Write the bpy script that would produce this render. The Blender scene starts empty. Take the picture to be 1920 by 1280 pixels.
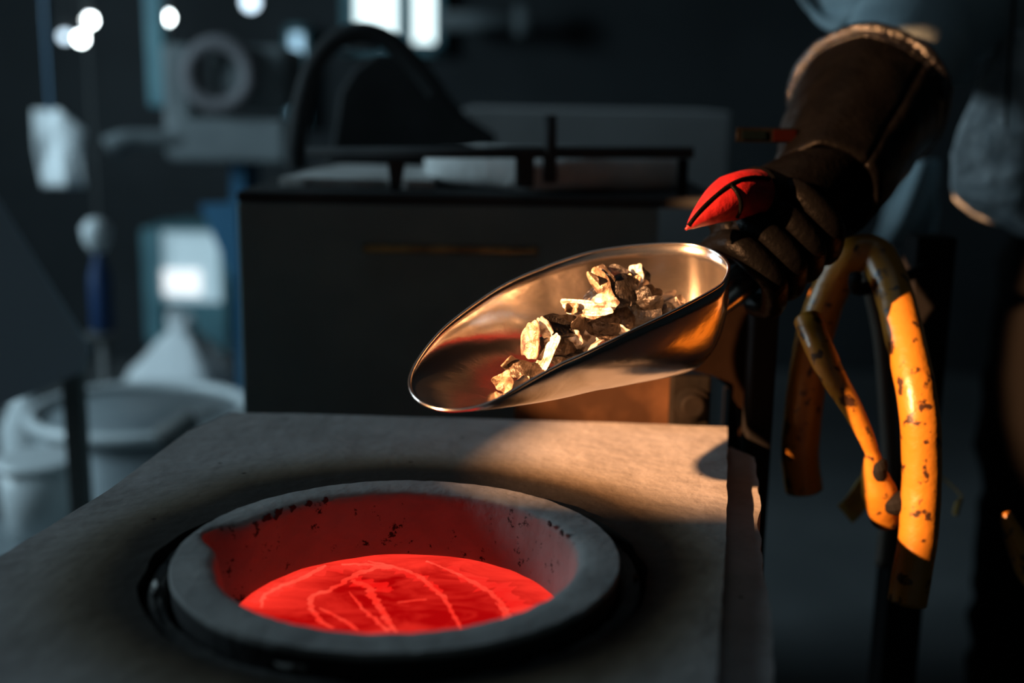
import bpy, bmesh, math, random
from mathutils import Vector as V, Matrix, noise, Euler

# ------------------------------------------------------------------ camera
R = math.radians
CZ = 1.25                        # camera height above the floor
FPX, PITCH, ROLL = 2200.0, R(11.78), R(0.9)
FW = V((0, math.cos(PITCH), -math.sin(PITCH)))
_r = V((1, 0, 0)); _u = V((0, math.sin(PITCH), math.cos(PITCH)))
RT = math.cos(ROLL) * _r + math.sin(ROLL) * _u
UP = -math.sin(ROLL) * _r + math.cos(ROLL) * _u
CAM = V((0, 0, CZ))
sc = bpy.context.scene
cd = bpy.data.cameras.new('camera'); cam = bpy.data.objects.new('camera', cd)
sc.collection.objects.link(cam)
cam.matrix_world = Matrix.Translation(CAM) @ Matrix((RT, UP, -FW)).transposed().to_4x4()
cd.sensor_width = 36.0; cd.lens = 36.0 * FPX / 1920.0
cd.clip_start = 0.02
cd.dof.use_dof = True; cd.dof.focus_distance = 0.865; cd.dof.aperture_fstop = 2.3
sc.camera = cam

# ------------------------------------------------------------------ light
sc.view_settings.view_transform = 'Standard'; sc.view_settings.look = 'None'
sc.view_settings.gamma = 1.0; sc.view_settings.use_curve_mapping = False
sc.view_settings.exposure = 0.0
w = bpy.data.worlds.new('workshop_air'); sc.world = w; w.use_nodes = True
w.node_tree.nodes['Background'].inputs[0].default_value = (0.72, 0.95, 1.0, 1)
w.node_tree.nodes['Background'].inputs[1].default_value = 0.036

def lamp(name, kind, loc, target, power, color, **kw):
    l = bpy.data.lights.new(name, kind); l.energy = power; l.color = color
    for k, v in kw.items(): setattr(l, k, v)
    o = bpy.data.objects.new(name, l); sc.collection.objects.link(o)
    o.location = loc
    o.rotation_euler = (V(target) - V(loc)).to_track_quat('-Z', 'Y').to_euler()
    return o

def at(x, y, Y):
    """point at depth Y (metres in front of the camera) seen in picture position x, y"""
    d = FW + RT * ((x - 960) / FPX) - UP * ((y - 640) / FPX)
    return CAM + d * (Y / d.y)

def atz(x, y, z):
    d = FW + RT * ((x - 960) / FPX) - UP * ((y - 640) / FPX)
    return CAM + d * ((z - CZ) / d.z)

# warm work spotlight over the smelter's shoulder, added cool fills above and left
lamp('warm_spotlight', 'SPOT', CAM + V((-2.0, -.4, .6)), at(1450, 440, 1.0), 2600, (1, .47, .20),
     spot_size=R(10.8), spot_blend=.02, shadow_soft_size=.02)
lamp('overhead_fill', 'AREA', (-0.4, 1.3, 3.25), (-0.4, 1.3, 0), 2.6, (.66, .86, 1.0), shape='RECTANGLE', size=2.2, size_y=2.0)  # added fill lamp for ambient light; the ceiling above it is closed
lamp('left_fill', 'AREA', (-2.85, 1.9, 1.9), (-.7, 3.3, .8), 58, (.60, .86, 1.0), shape='RECTANGLE', size=1.2, size_y=1.0)  # added fill lamp that brightens the left background

# ------------------------------------------------------------------ helpers
C = sc.collection.objects
ORG = {}
def origin(p):
    return ORG[p.name] if p else V((0, 0, 0))

def tag(o, label=None, cat=None, group=None, kind=None):
    if label: o['label'] = label
    if cat: o['category'] = cat
    if group: o['group'] = group
    if kind: o['kind'] = kind
    return o

def thing(name, loc, label, cat, group=None):
    o = bpy.data.objects.new(name, None); C.link(o); o.location = loc; o.empty_display_size = .05
    ORG[o.name] = V(loc)
    return tag(o, label, cat, group)

def obj(name, vf, mat, parent=None, smooth=False, base=None, bevel=0, solid=0):
    """vf = (world vertices, faces); a child's vertices are stored relative to its thing"""
    vs, fs = vf
    vs = [V(v) for v in vs]
    if parent: o0 = origin(parent)
    elif base is not None: o0 = V(base)
    else:
        o0 = V((sum(v.x for v in vs) / len(vs), sum(v.y for v in vs) / len(vs), min(v.z for v in vs)))
    me = bpy.data.meshes.new(name); me.from_pydata([v - o0 for v in vs], [], fs); me.update()
    bm = bmesh.new(); bm.from_mesh(me); bmesh.ops.recalc_face_normals(bm, faces=bm.faces); bm.to_mesh(me); bm.free()
    o = bpy.data.objects.new(name, me); C.link(o)
    if parent: o.parent = parent; ORG[o.name] = origin(parent)
    else: o.location = o0; ORG[o.name] = o0
    for m in (mat if isinstance(mat, (list, tuple)) else [mat]): me.materials.append(m)
    if smooth: me.polygons.foreach_set('use_smooth', [True] * len(me.polygons))
    if solid:
        m = o.modifiers.new('thickness', 'SOLIDIFY'); m.thickness = solid; m.offset = 0
    if bevel:
        m = o.modifiers.new('bevel', 'BEVEL'); m.width = bevel; m.segments = 2; m.limit_method = 'ANGLE'
    return o

def join(*parts):
    vs, fs = [], []
    for v, f in parts:
        n = len(vs); vs += list(v); fs += [tuple(i + n for i in q) for q in f]
    return vs, fs

def box(lo, hi):
    x0, y0, z0 = lo; x1, y1, z1 = hi
    vs = [V((x, y, z)) for z in (z0, z1) for y in (y0, y1) for x in (x0, x1)]
    return vs, [(0, 2, 3, 1), (4, 5, 7, 6), (0, 1, 5, 4), (2, 6, 7, 3), (0, 4, 6, 2), (1, 3, 7, 5)]

def pbox(x0, y0, x1, y1, Y, th):
    """upright box whose front face at depth Y fills the picture rectangle"""
    a, b = at(x0, y0, Y), at(x1, y1, Y); c, d = at(x1, y0, Y), at(x0, y1, Y)
    return box(((a.x + d.x) / 2, Y, (b.z + d.z) / 2), ((b.x + c.x) / 2, Y + th, (a.z + c.z) / 2))

def prism(poly, dv):
    """polygon (3-D points) pushed along dv"""
    n = len(poly); vs = [V(p) for p in poly] + [V(p) + V(dv) for p in poly]
    return vs, [tuple(range(n)), tuple(range(2 * n - 1, n - 1, -1))] + [(i, (i + 1) % n, n + (i + 1) % n, n + i) for i in range(n)]

def spline(P, n=8):
    P = [V(p) for p in P]; out = []
    for i in range(len(P) - 1):
        p0 = P[max(i - 1, 0)]; p1 = P[i]; p2 = P[i + 1]; p3 = P[min(i + 2, len(P) - 1)]
        for k in range(n):
            t = k / n
            out.append(.5 * ((2 * p1) + (p2 - p0) * t + (2 * p0 - 5 * p1 + 4 * p2 - p3) * t * t + (-p0 + 3 * p1 - 3 * p2 + p3) * t ** 3))
    return out + [P[-1]]

def tube(P, r, seg=12, closed=False, flat=1.0, rough=0.0):
    """tube along points P; r = radius, list of radii or function of 0..1"""
    n = len(P); P = [V(p) for p in P]; vs, fs = [], []
    T = []
    for i in range(n):
        a = P[(i - 1) % n] if closed or i else P[0]; b = P[(i + 1) % n] if closed or i < n - 1 else P[-1]
        T.append((b - a).normalized())
    u = T[0].orthogonal().normalized()
    for i in range(n):
        u = (u - T[i] * u.dot(T[i])).normalized(); b = T[i].cross(u)
        rr = r(i / max(n - 1, 1)) if callable(r) else (r[i] if isinstance(r, (list, tuple)) else r)
        for k in range(seg):
            a = 2 * math.pi * k / seg
            q = P[i] + u * (math.cos(a) * rr) + b * (math.sin(a) * rr * flat)
            if rough: q += (q - P[i]) * rough * noise.noise(q * 40)
            vs.append(q)
    m = n if closed else n - 1
    for i in range(m):
        j = (i + 1) % n
        for k in range(seg):
            l = (k + 1) % seg
            fs.append((i * seg + k, i * seg + l, j * seg + l, j * seg + k))
    if not closed:
        fs.append(tuple(range(seg))[::-1]); fs.append(tuple((n - 1) * seg + k for k in range(seg)))
    return vs, fs

def revolve(prof, c, seg=48, axis='z', fn=None):
    """prof = [(radius, height)], c = centre; closes at radius 0"""
    c = V(c); vs, fs = [], []
    for r, h in prof:
        for k in range(seg):
            a = 2 * math.pi * k / seg
            q = V((r * math.cos(a), r * math.sin(a), h))
            if axis == 'y': q = V((q.x, q.z, q.y))
            if axis == 'x': q = V((q.z, q.x, q.y))
            if fn: q = fn(q, a)
            vs.append(c + q)
    n = len(prof)
    for i in range(n - 1):
        for k in range(seg):
            l = (k + 1) % seg
            fs.append((i * seg + k, i * seg + l, (i + 1) * seg + l, (i + 1) * seg + k))
    if prof[0][0] > 0: fs.append(tuple(range(seg))[::-1])
    if prof[-1][0] > 0: fs.append(tuple((n - 1) * seg + k for k in range(seg)))
    return vs, fs

def sheet(fn, nu, nv):
    vs = [fn(i / nu, j / nv) for j in range(nv + 1) for i in range(nu + 1)]
    return vs, [(j * (nu + 1) + i, j * (nu + 1) + i + 1, (j + 1) * (nu + 1) + i + 1, (j + 1) * (nu + 1) + i) for j in range(nv) for i in range(nu)]

# ------------------------------------------------------------------ materials
def mat(name, base, rough=.6, metal=0., second=None, scale=20., lo=.4, hi=.65, bump=0., bscale=None,
        detail=6., emit=None, estr=0., spec=.5, stretch=None, coat=0.):
    m = bpy.data.materials.new(name); m.use_nodes = True; nt = m.node_tree; N = nt.nodes; L = nt.links
    b = N['Principled BSDF']
    b.inputs['Base Color'].default_value = (*base, 1); b.inputs['Roughness'].default_value = rough
    b.inputs['Metallic'].default_value = metal; b.inputs['Specular IOR Level'].default_value = spec
    b.inputs['Coat Weight'].default_value = coat
    if emit: b.inputs['Emission Color'].default_value = (*emit, 1); b.inputs['Emission Strength'].default_value = estr
    tc = N.new('ShaderNodeTexCoord'); src = tc.outputs['Object']
    if stretch:
        mp = N.new('ShaderNodeMapping'); mp.inputs['Scale'].default_value = stretch
        L.new(src, mp.inputs[0]); src = mp.outputs[0]
    if second:
        n = N.new('ShaderNodeTexNoise'); n.inputs['Scale'].default_value = scale; n.inputs['Detail'].default_value = detail
        L.new(src, n.inputs['Vector'])
        r = N.new('ShaderNodeValToRGB'); r.color_ramp.elements[0].position = lo; r.color_ramp.elements[1].position = hi
        r.color_ramp.elements[0].color = (*base, 1); r.color_ramp.elements[1].color = (*second, 1)
        L.new(n.outputs['Fac'], r.inputs[0]); L.new(r.outputs[0], b.inputs['Base Color'])
    if bump:
        n = N.new('ShaderNodeTexNoise'); n.inputs['Scale'].default_value = bscale or scale * 3; n.inputs['Detail'].default_value = 5
        L.new(src, n.inputs['Vector'])
        bp = N.new('ShaderNodeBump'); bp.inputs['Strength'].default_value = bump; bp.inputs['Distance'].default_value = .004
        L.new(n.outputs['Fac'], bp.inputs['Height']); L.new(bp.outputs[0], b.inputs['Normal'])
    return m

M = {}
M['floor'] = mat('dark_concrete', (.10, .11, .115), .85, second=(.13, .14, .145), scale=3, bump=.2)
M['wall'] = mat('sooty_plaster', (.018, .022, .025), .9, second=(.027, .032, .036), scale=2, bump=.1)
M['dark_iron'] = mat('dark_iron', (.035, .038, .04), .8, second=(.05, .052, .054), scale=14, spec=.1)
M['black_steel'] = mat('black_painted_steel', (.10, .105, .105), .7, second=(.13, .13, .13), scale=14, bump=.05, spec=.2)
M['soot_steel'] = mat('sooty_black_steel', (.17, .225, .235), .85, second=(.20, .26, .265), scale=14, bump=.05, spec=.08)
M['rust'] = mat('heat_browned_steel', (.028, .013, .006), .55, second=(.085, .040, .018), scale=12, bump=.25, metal=.1, spec=.15)
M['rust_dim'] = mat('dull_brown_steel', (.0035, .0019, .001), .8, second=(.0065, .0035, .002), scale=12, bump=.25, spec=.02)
M['rust_dark'] = mat('sooty_brown_steel', (.004, .0035, .003), .7, second=(.008, .006, .0045), scale=25, bump=.3, spec=.08)
M['soot'] = mat('soot_black', (.022, .023, .024), .95, second=(.05, .048, .045), scale=30, bump=.8, bscale=60, spec=.2)
M['brass'] = mat('worn_brass', (.45, .30, .12), .35, metal=.8, second=(.15, .10, .05), scale=30)
M['steel'] = mat('polished_steel', (.74, .70, .66), .20, metal=1., second=(.66, .61, .55), scale=9, bump=.12, bscale=26, stretch=(1, 2.2, 2.2))
M['yellow'] = mat('yellow_rubber', (.29, .118, .011), .36, second=(.03, .014, .007), scale=80, lo=.585, hi=.65, bump=.35, bscale=60)
M['yellow_flat'] = mat('yellow_webbing', (.28, .17, .03), .6, second=(.14, .08, .02), scale=40, bump=.3)
M['cable'] = mat('dark_cable', (.06, .045, .035), .5)
M['glove'] = mat('black_leather', (.0013, .0013, .0014), .36, second=(.002, .002, .0021), scale=40, bump=.35, bscale=150, spec=.035)
M['binding'] = mat('glossy_black_binding', (.004, .004, .0045), .22, bump=1.0, bscale=160, spec=.9)
M['glove_red'] = mat('red_leather', (.24, .004, .005), .5, second=(.15, .002, .003), scale=50, bump=.3, bscale=120)
M['jacket'] = mat('grey_blue_work_cloth', (.22, .30, .34), .85, second=(.30, .39, .43), scale=9, bump=.3, bscale=200)
M['apron'] = mat('grey_leather_apron', (.20, .23, .25), .5, second=(.33, .36, .38), scale=45, bump=.9, bscale=120)
M['teal_tab'] = mat('teal_stitching', (.0001, .0009, .0013), .9, spec=.02)
M['red_tab'] = mat('red_stitching', (.004, .0004, .0002), .9, spec=.02)
M['skin'] = mat('skin', (.5, .3, .22), .55)
M['hair'] = mat('dark_hair', (.03, .025, .02), .6)
M['trouser'] = mat('dark_trousers', (.003, .003, .0033), .9, spec=.1)
M['rack'] = mat('black_rack_steel', (.006, .006, .0065), .8, spec=.08)
M['boot'] = mat('black_boot', (.02, .02, .02), .5)
M['fibre'] = mat('white_fibre', (.55, .56, .56), .95, second=(.34, .34, .33), scale=9, bump=.6, bscale=50)
M['grey_panel'] = mat('grey_sheet_metal', (.34, .345, .35), .7, second=(.28, .285, .29), scale=5)
M['machine'] = mat('grey_enamel', (.17, .195, .205), .7, second=(.13, .15, .16), scale=6)
M['ring'] = mat('dull_mauve_enamel', (.13, .125, .135), .8)
M['teal'] = mat('teal_paint', (.10, .24, .28), .5, second=(.07, .18, .22), scale=7)
M['blue'] = mat('deep_blue_plastic', (.004, .028, .10), .5)
M['blue_steel'] = mat('blue_painted_steel', (.03, .13, .24), .5)
M['white_plastic'] = mat('white_plastic', (.56, .60, .62), .35)
M['pale_metal'] = mat('galvanised_steel', (.27, .31, .33), .4, metal=.3, second=(.20, .23, .25), scale=6)
M['shield'] = mat('dull_slate_sheet', (.26, .29, .33), .9, spec=.1)
M['rag'] = mat('white_cotton', (.75, .78, .80), .9)
M['pane'] = mat('daylit_pane', (.6, .7, .75), .2, emit=(.80, .98, 1.0), estr=1.9)
M['pane_dim'] = mat('hazy_pane', (.4, .5, .6), .3, emit=(.42, .70, .90), estr=1.1)
M['screen'] = mat('lit_panel', (.5, .5, .5), .3, emit=(.55, .85, 1.0), estr=.42)
M['screen_hot'] = mat('lit_panel_bright', (.5, .5, .5), .3, emit=(.90, .96, 1.0), estr=1.1)
M['bulb'] = mat('lamp_bulb', (.9, .9, .9), .3, emit=(.84, .97, 1.0), estr=26)
M['bulb_dim'] = mat('lamp_bulb_dim', (.9, .9, .9), .3, emit=(.62, .80, .95), estr=3.0)
M['ash'] = mat('pale_ash', (.45, .44, .42), .95, second=(.2, .19, .18), scale=60, bump=.6)

def deck_mat():
    """white fibre sheet, scorched brown and then sooted black towards the crucible hole"""
    m = mat('scorched_fibre_board', (.5, .5, .5), .92, bump=.35, bscale=70, spec=.15)
    nt = m.node_tree; N = nt.nodes; L = nt.links; b = N['Principled BSDF']
    tc = N.new('ShaderNodeTexCoord')
    ln = N.new('ShaderNodeVectorMath'); ln.operation = 'LENGTH'
    n1 = N.new('ShaderNodeTexNoise'); n1.inputs['Scale'].default_value = 7; n1.inputs['Detail'].default_value = 7
    n1.inputs['Roughness'].default_value = .6
    fl = N.new('ShaderNodeVectorMath'); fl.operation = 'MULTIPLY'; fl.inputs[1].default_value = (1, 1, 0)
    of = N.new('ShaderNodeVectorMath'); of.operation = 'ADD'; of.inputs[1].default_value = (0, -.019, 0)
    L.new(tc.outputs['Object'], fl.inputs[0]); L.new(fl.outputs[0], of.inputs[0]); L.new(of.outputs[0], ln.inputs[0]); L.new(tc.outputs['Object'], n1.inputs['Vector'])
    mu = N.new('ShaderNodeMath'); mu.operation = 'MULTIPLY_ADD'; mu.inputs[1].default_value = .03
    sub = N.new('ShaderNodeMath'); sub.operation = 'SUBTRACT'; sub.inputs[1].default_value = .015
    L.new(n1.outputs['Fac'], mu.inputs[0]); L.new(ln.outputs['Value'], mu.inputs[2]); L.new(mu.outputs[0], sub.inputs[0])
    mr = N.new('ShaderNodeMapRange'); mr.inputs['From Min'].default_value = .150; mr.inputs['From Max'].default_value = .25
    L.new(sub.outputs[0], mr.inputs['Value'])
    r = N.new('ShaderNodeValToRGB'); e = r.color_ramp.elements
    e[0].position = .20; e[0].color = (.022, .019, .016, 1)
    e[1].position = 1.0; e[1].color = (.30, .29, .29, 1)
    for p, c in ((.28, (.03, .023, .016)), (.37, (.075, .056, .036)), (.52, (.155, .13, .10)), (.74, (.25, .235, .22))):
        x = e.new(p); x.color = (*c, 1)
    L.new(mr.outputs[0], r.inputs[0])
    n2 = N.new('ShaderNodeTexNoise'); n2.inputs['Scale'].default_value = 16; n2.inputs['Detail'].default_value = 9; n2.inputs['Roughness'].default_value = .7
    L.new(tc.outputs['Object'], n2.inputs['Vector'])
    r2 = N.new('ShaderNodeValToRGB'); r2.color_ramp.elements[0].position = .3; r2.color_ramp.elements[1].position = .62
    r2.color_ramp.elements[0].color = (.70, .68, .66, 1); r2.color_ramp.elements[1].color = (1, 1, 1, 1)
    L.new(n2.outputs['Fac'], r2.inputs[0])
    n3 = N.new('ShaderNodeTexVoronoi'); n3.inputs['Scale'].default_value = 26; L.new(tc.outputs['Object'], n3.inputs['Vector'])
    r3 = N.new('ShaderNodeValToRGB'); r3.color_ramp.elements[0].position = .03; r3.color_ramp.elements[1].position = .065
    r3.color_ramp.elements[0].color = (.25, .22, .2, 1); r3.color_ramp.elements[1].color = (1, 1, 1, 1)
    L.new(n3.outputs['Distance'], r3.inputs[0])
    m1 = N.new('ShaderNodeMix'); m1.data_type = 'RGBA'; m1.blend_type = 'MULTIPLY'; m1.inputs[0].default_value = 1
    m2 = N.new('ShaderNodeMix'); m2.data_type = 'RGBA'; m2.blend_type = 'MULTIPLY'; m2.inputs[0].default_value = 1
    L.new(r.outputs[0], m1.inputs[6]); L.new(r2.outputs[0], m1.inputs[7])
    L.new(m1.outputs[2], m2.inputs[6]); L.new(r3.outputs[0], m2.inputs[7]); L.new(m2.outputs[2], b.inputs['Base Color'])
    return m
M['deck'] = deck_mat()

def crucible_mat():
    """grey fired clay; below the lip it is stained reddish brown with dark slag specks"""
    m = mat('fired_clay', (.3, .3, .3), .9, bump=.35, bscale=90, spec=.2)
    nt = m.node_tree; N = nt.nodes; L = nt.links; b = N['Principled BSDF']
    tc = N.new('ShaderNodeTexCoord'); at_ = N.new('ShaderNodeAttribute'); at_.attribute_name = 'inner'
    n1 = N.new('ShaderNodeTexNoise'); n1.inputs['Scale'].default_value = 18; n1.inputs['Detail'].default_value = 8
    L.new(tc.outputs['Object'], n1.inputs['Vector'])
    g = N.new('ShaderNodeValToRGB'); g.color_ramp.elements[0].position = .3; g.color_ramp.elements[1].position = .7
    g.color_ramp.elements[0].color = (.22, .22, .22, 1); g.color_ramp.elements[1].color = (.34, .34, .335, 1)
    p = N.new('ShaderNodeValToRGB'); p.color_ramp.elements[0].position = .3; p.color_ramp.elements[1].position = .7
    p.color_ramp.elements[0].color = (.20, .150, .135, 1); p.color_ramp.elements[1].color = (.30, .235, .215, 1)
    L.new(n1.outputs['Fac'], g.inputs[0]); L.new(n1.outputs['Fac'], p.inputs[0])
    mx = N.new('ShaderNodeMix'); mx.data_type = 'RGBA'
    L.new(at_.outputs['Fac'], mx.inputs[0]); L.new(g.outputs[0], mx.inputs[6]); L.new(p.outputs[0], mx.inputs[7])
    n2 = N.new('ShaderNodeTexNoise'); n2.inputs['Scale'].default_value = 85; n2.inputs['Detail'].default_value = 4; n2.inputs['Roughness'].default_value = .75
    L.new(tc.outputs['Object'], n2.inputs['Vector'])
    sp = N.new('ShaderNodeValToRGB'); sp.color_ramp.elements[0].position = .60; sp.color_ramp.elements[1].position = .645
    sp.color_ramp.elements[0].color = (1, 1, 1, 1); sp.color_ramp.elements[1].color = (.10, .09, .09, 1)
    L.new(n2.outputs['Fac'], sp.inputs[0])
    m2 = N.new('ShaderNodeMix'); m2.data_type = 'RGBA'; m2.blend_type = 'MULTIPLY'
    L.new(at_.outputs['Fac'], m2.inputs[0]); L.new(mx.outputs[2], m2.inputs[6]); L.new(sp.outputs[0], m2.inputs[7])
    a2 = N.new('ShaderNodeAttribute'); a2.attribute_name = 'outer'
    m3 = N.new('ShaderNodeMix'); m3.data_type = 'RGBA'; m3.inputs[7].default_value = (.02, .02, .021, 1)
    L.new(a2.outputs['Fac'], m3.inputs[0]); L.new(m2.outputs[2], m3.inputs[6]); L.new(m3.outputs[2], b.inputs['Base Color'])
    return m
M['crucible'] = crucible_mat()

def melt_mat(name, dark, light, strength):
    m = mat(name, (.03, .003, .003), .6, spec=.1)
    nt = m.node_tree; N = nt.nodes; L = nt.links; b = N['Principled BSDF']
    tc = N.new('ShaderNodeTexCoord'); mp = N.new('ShaderNodeMapping'); mp.inputs['Scale'].default_value = (1, 2.2, 1); mp.inputs['Rotation'].default_value = (0, 0, .25)
    n = N.new('ShaderNodeTexNoise'); n.inputs['Scale'].default_value = 17; n.inputs['Detail'].default_value = 9; n.inputs['Roughness'].default_value = .62
    n.inputs['Distortion'].default_value = .8
    L.new(tc.outputs['Object'], mp.inputs[0]); L.new(mp.outputs[0], n.inputs['Vector'])
    # hotter skin towards the crucible wall
    ln = N.new('ShaderNodeVectorMath'); ln.operation = 'LENGTH'; L.new(tc.outputs['Object'], ln.inputs[0])
    mr = N.new('ShaderNodeMapRange'); mr.inputs['From Min'].default_value = .055; mr.inputs['From Max'].default_value = .105
    mr.inputs['To Min'].default_value = -.08; mr.inputs['To Max'].default_value = .22
    L.new(ln.outputs['Value'], mr.inputs['Value'])
    ad = N.new('ShaderNodeMath'); ad.operation = 'ADD'; L.new(n.outputs['Fac'], ad.inputs[0]); L.new(mr.outputs[0], ad.inputs[1])
    r = N.new('ShaderNodeValToRGB'); e = r.color_ramp.elements
    e[0].position = .36; e[0].color = (*dark, 1); e[1].position = .74; e[1].color = (*light, 1)
    L.new(ad.outputs[0], r.inputs[0]); L.new(r.outputs[0], b.inputs['Emission Color'])
    b.inputs['Emission Strength'].default_value = strength
    return m
M['melt'] = melt_mat('glowing_melt', (.42, .0004, .001), (1.0, .034, .02), 1.0)
M['vein'] = melt_mat('glowing_vein', (1.0, .030, .017), (1.0, .10, .06), 1.0)

# ------------------------------------------------------------------ room shell
def struct(name, vf, m, **kw):
    return tag(obj(name, vf, m, **kw), kind='structure')
struct('floor', box((-3.2, -2.0, -.1), (3.2, 5.6, 0)), M['floor'])
struct('ceiling', box((-3.2, -2.0, 3.4), (3.2, 5.6, 3.5)), M['wall'])
struct('wall_back', box((-3.2, 5.4, 0), (3.2, 5.6, 3.4)), M['wall'])
struct('wall_left', join(box((-3.2, -2, 0), (-3.0, 1.2, 3.4)), box((-3.2, 2.6, 0), (-3.0, 5.4, 3.4)),
                         box((-3.2, 1.2, 0), (-3.0, 2.6, 1.3)), box((-3.2, 1.2, 2.5), (-3.0, 2.6, 3.4))), M['wall'])
struct('wall_right', box((3.0, -2, 0), (3.2, 5.4, 3.4)), M['wall'])

# windows of the back wall: two bright lights in a teal frame, a third narrow one
def window(name, rects, frame, pm='pane'):
    x0, y0, x1, y1 = frame; Y = 5.28
    a, b = at(x0, y0, Y), at(x1, y1, Y)
    root = bpy.data.objects.new(name, None); C.link(root); root.location = (a.x, Y, b.z); ORG[root.name] = V((a.x, Y, b.z))
    tag(root, kind='structure')
    bars = [x0] + [v for r in rects for v in (r[0], r[2])] + [x1]
    fr = []
    for k in range(0, len(bars), 2):
        fr.append(pbox(bars[k], y0, bars[k + 1], y1, Y, .1))
    fr.append(pbox(x0, y0, x1, y0 + 14, Y, .1)); fr.append(pbox(x0, max(r[3] for r in rects), x1, y1, Y, .1))
    obj('window_frame', join(*fr), M['teal'], root)
    for r in rects: obj('pane', pbox(r[0], r[1], r[2], r[3], Y + .05, .01), M[pm], root)
window('window_1', [(664, -230, 742, 84), (774, -230, 814, 80)], (640, -250, 830, 100))
window('window_2', [(543, 62, 568, 222)], (536, 48, 576, 236), 'pane_dim')
wl = bpy.data.objects.new('fill_window', None); C.link(wl); wl.location = (-3.1, 1.2, 1.3); ORG['fill_window'] = V((-3.1, 1.2, 1.3)); tag(wl, kind='structure')  # unseen window, added to go with the left fill lamp
obj('window_frame', join(box((-3.15, 1.2, 1.3), (-3.05, 2.6, 1.36)), box((-3.15, 1.2, 2.44), (-3.05, 2.6, 2.5)),
                         box((-3.15, 1.2, 1.36), (-3.05, 1.26, 2.44)), box((-3.15, 2.54, 1.36), (-3.05, 2.6, 2.44)),
                         box((-3.15, 1.87, 1.36), (-3.05, 1.93, 2.44))), M['teal'], wl)
for ya, yb in ((1.26, 1.87), (1.93, 2.54)): obj('pane', box((-3.11, ya, 1.36), (-3.10, yb, 2.44)), M['pane'], wl)

# ------------------------------------------------------------------ melting furnace, its deck and crucible
ZD = CZ - .293                      # top of the upper fibre sheet
ZR = CZ - .283                      # crucible rim
CX, CY = -.0701, .7022              # crucible axis
random.seed(4)

def ragged(poly, step, amp, zn=0):
    out = []
    for i in range(len(poly)):
        a, b = V(poly[i]), V(poly[(i + 1) % len(poly)]); n = max(1, int((b - a).length / step))
        for k in range(n):
            p = a.lerp(b, k / n)
            out.append(p + V((noise.noise(p * 45 + V((0, 0, zn))), noise.noise(p * 45 + V((7, 3, zn))), 0)) * amp)
    return out

def slab_with_hole(poly, z0, z1, hole):
    """polygon slab with a round hole round the crucible axis; the two rims are matched by angle"""
    n = 144; outer = []
    for k in range(n):
        a = 2 * math.pi * k / n; d = V((math.cos(a), math.sin(a)))
        best = None
        for i in range(len(poly)):
            p = V((poly[i].x - CX, poly[i].y - CY)); q = V((poly[(i + 1) % len(poly)].x - CX, poly[(i + 1) % len(poly)].y - CY)); e = q - p
            den = d.x * e.y - d.y * e.x
            if abs(den) < 1e-9: continue
            t = (p.x * e.y - p.y * e.x) / den; s = (p.x * d.y - p.y * d.x) / den
            if t > 0 and 0 <= s <= 1 and (best is None or t > best): best = t
        outer.append((a, best))
    ang = [math.atan2(p.y - CY, p.x - CX) % (2 * math.pi) for p in poly]
    rays = outer + [(a, math.hypot(p.x - CX, p.y - CY)) for a, p in zip(ang, poly)]
    rays.sort(); rays = [r for i, r in enumerate(rays) if i == 0 or r[0] - rays[i - 1][0] > 1e-4]
    vs, fs = [], []; n = len(rays); rings = 5
    for z in (z1, z0):
        for j in range(rings + 1):
            for a, t in rays:
                h = hole + .0025 * noise.noise(V((math.cos(a) * 6, math.sin(a) * 6, z0 * 9)))
                r = h + (t - h) * (j / rings)
                dz = .0012 * noise.noise(V((r * math.cos(a) * 14, r * math.sin(a) * 14, 1))) if z == z1 and j < rings else 0
                vs.append(V((CX + r * math.cos(a), CY + r * math.sin(a), z + dz)))
    B = (rings + 1) * n
    for j in range(rings):
        for k in range(n):
            l = (k + 1) % n
            fs.append((j * n + k, (j + 1) * n + k, (j + 1) * n + l, j * n + l))
            fs.append((B + j * n + k, B + j * n + l, B + (j + 1) * n + l, B + (j + 1) * n + k))
    for k in range(n):
        l = (k + 1) % n
        fs.append((k, l, B + l, B + k)); e = rings * n
        fs.append((e + k, B + e + k, B + e + l, e + l))
    return vs, fs

top_px = [(432, 773), (600, 776), (900, 785), (1150, 792), (1364, 800), (1363, 900), (1362, 1000), (1354, 1120), (1343, 1280)]
P = [atz(x, y, ZD) for x, y in top_px]
L_px = [(0, 1043), (110, 975), (205, 918), (300, 846), (352, 808)]
PL = [atz(x, y, ZD) for x, y in L_px]
ld = (PL[0] - PL[2]).normalized()
poly = P + [V((P[-1].x - .012, .42, ZD)), PL[0] + ld * .22 + V((0, -.02, 0))] + PL
poly = ragged(poly, .012, .0011)
deck = tag(obj('fibre_board', slab_with_hole(poly, ZD - .009, ZD, .158), M['deck'], base=(CX, CY, ZD - .009)),
           'white scorched fibre board lying uppermost around the glowing crucible', 'board')
low_px = [(420, 783), (900, 800), (1280, 822), (1371, 838), (1415, 858), (1422, 900), (1424, 1000), (1426, 1140), (1426, 1280)]
zl = ZD - .0095
Q = [atz(x, y, zl) for x, y in low_px]
Q = [V((p.x, p.y - (.035 if p.x < .17 else 0), zl)) for p in Q]
poly2 = ragged(Q + [V((Q[-1].x, .43, zl)), V((PL[0].x - .02, .43, zl))] + [p + V((.03, -.02, 0)) for p in PL], .010, .0022, 5)
for p in poly2: p.z = zl
tag(obj('fibre_board', slab_with_hole(poly2, zl - .022, zl, .160), M['deck'], base=(CX, CY, zl - .022)),
    'thicker fibre board underneath, its frayed edge jutting out on the right', 'board')
fz = zl - .0225
furn = thing('melting_furnace', (CX, CY, 0), 'dark steel furnace cabinet carrying the scorched fibre boards', 'furnace')
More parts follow.
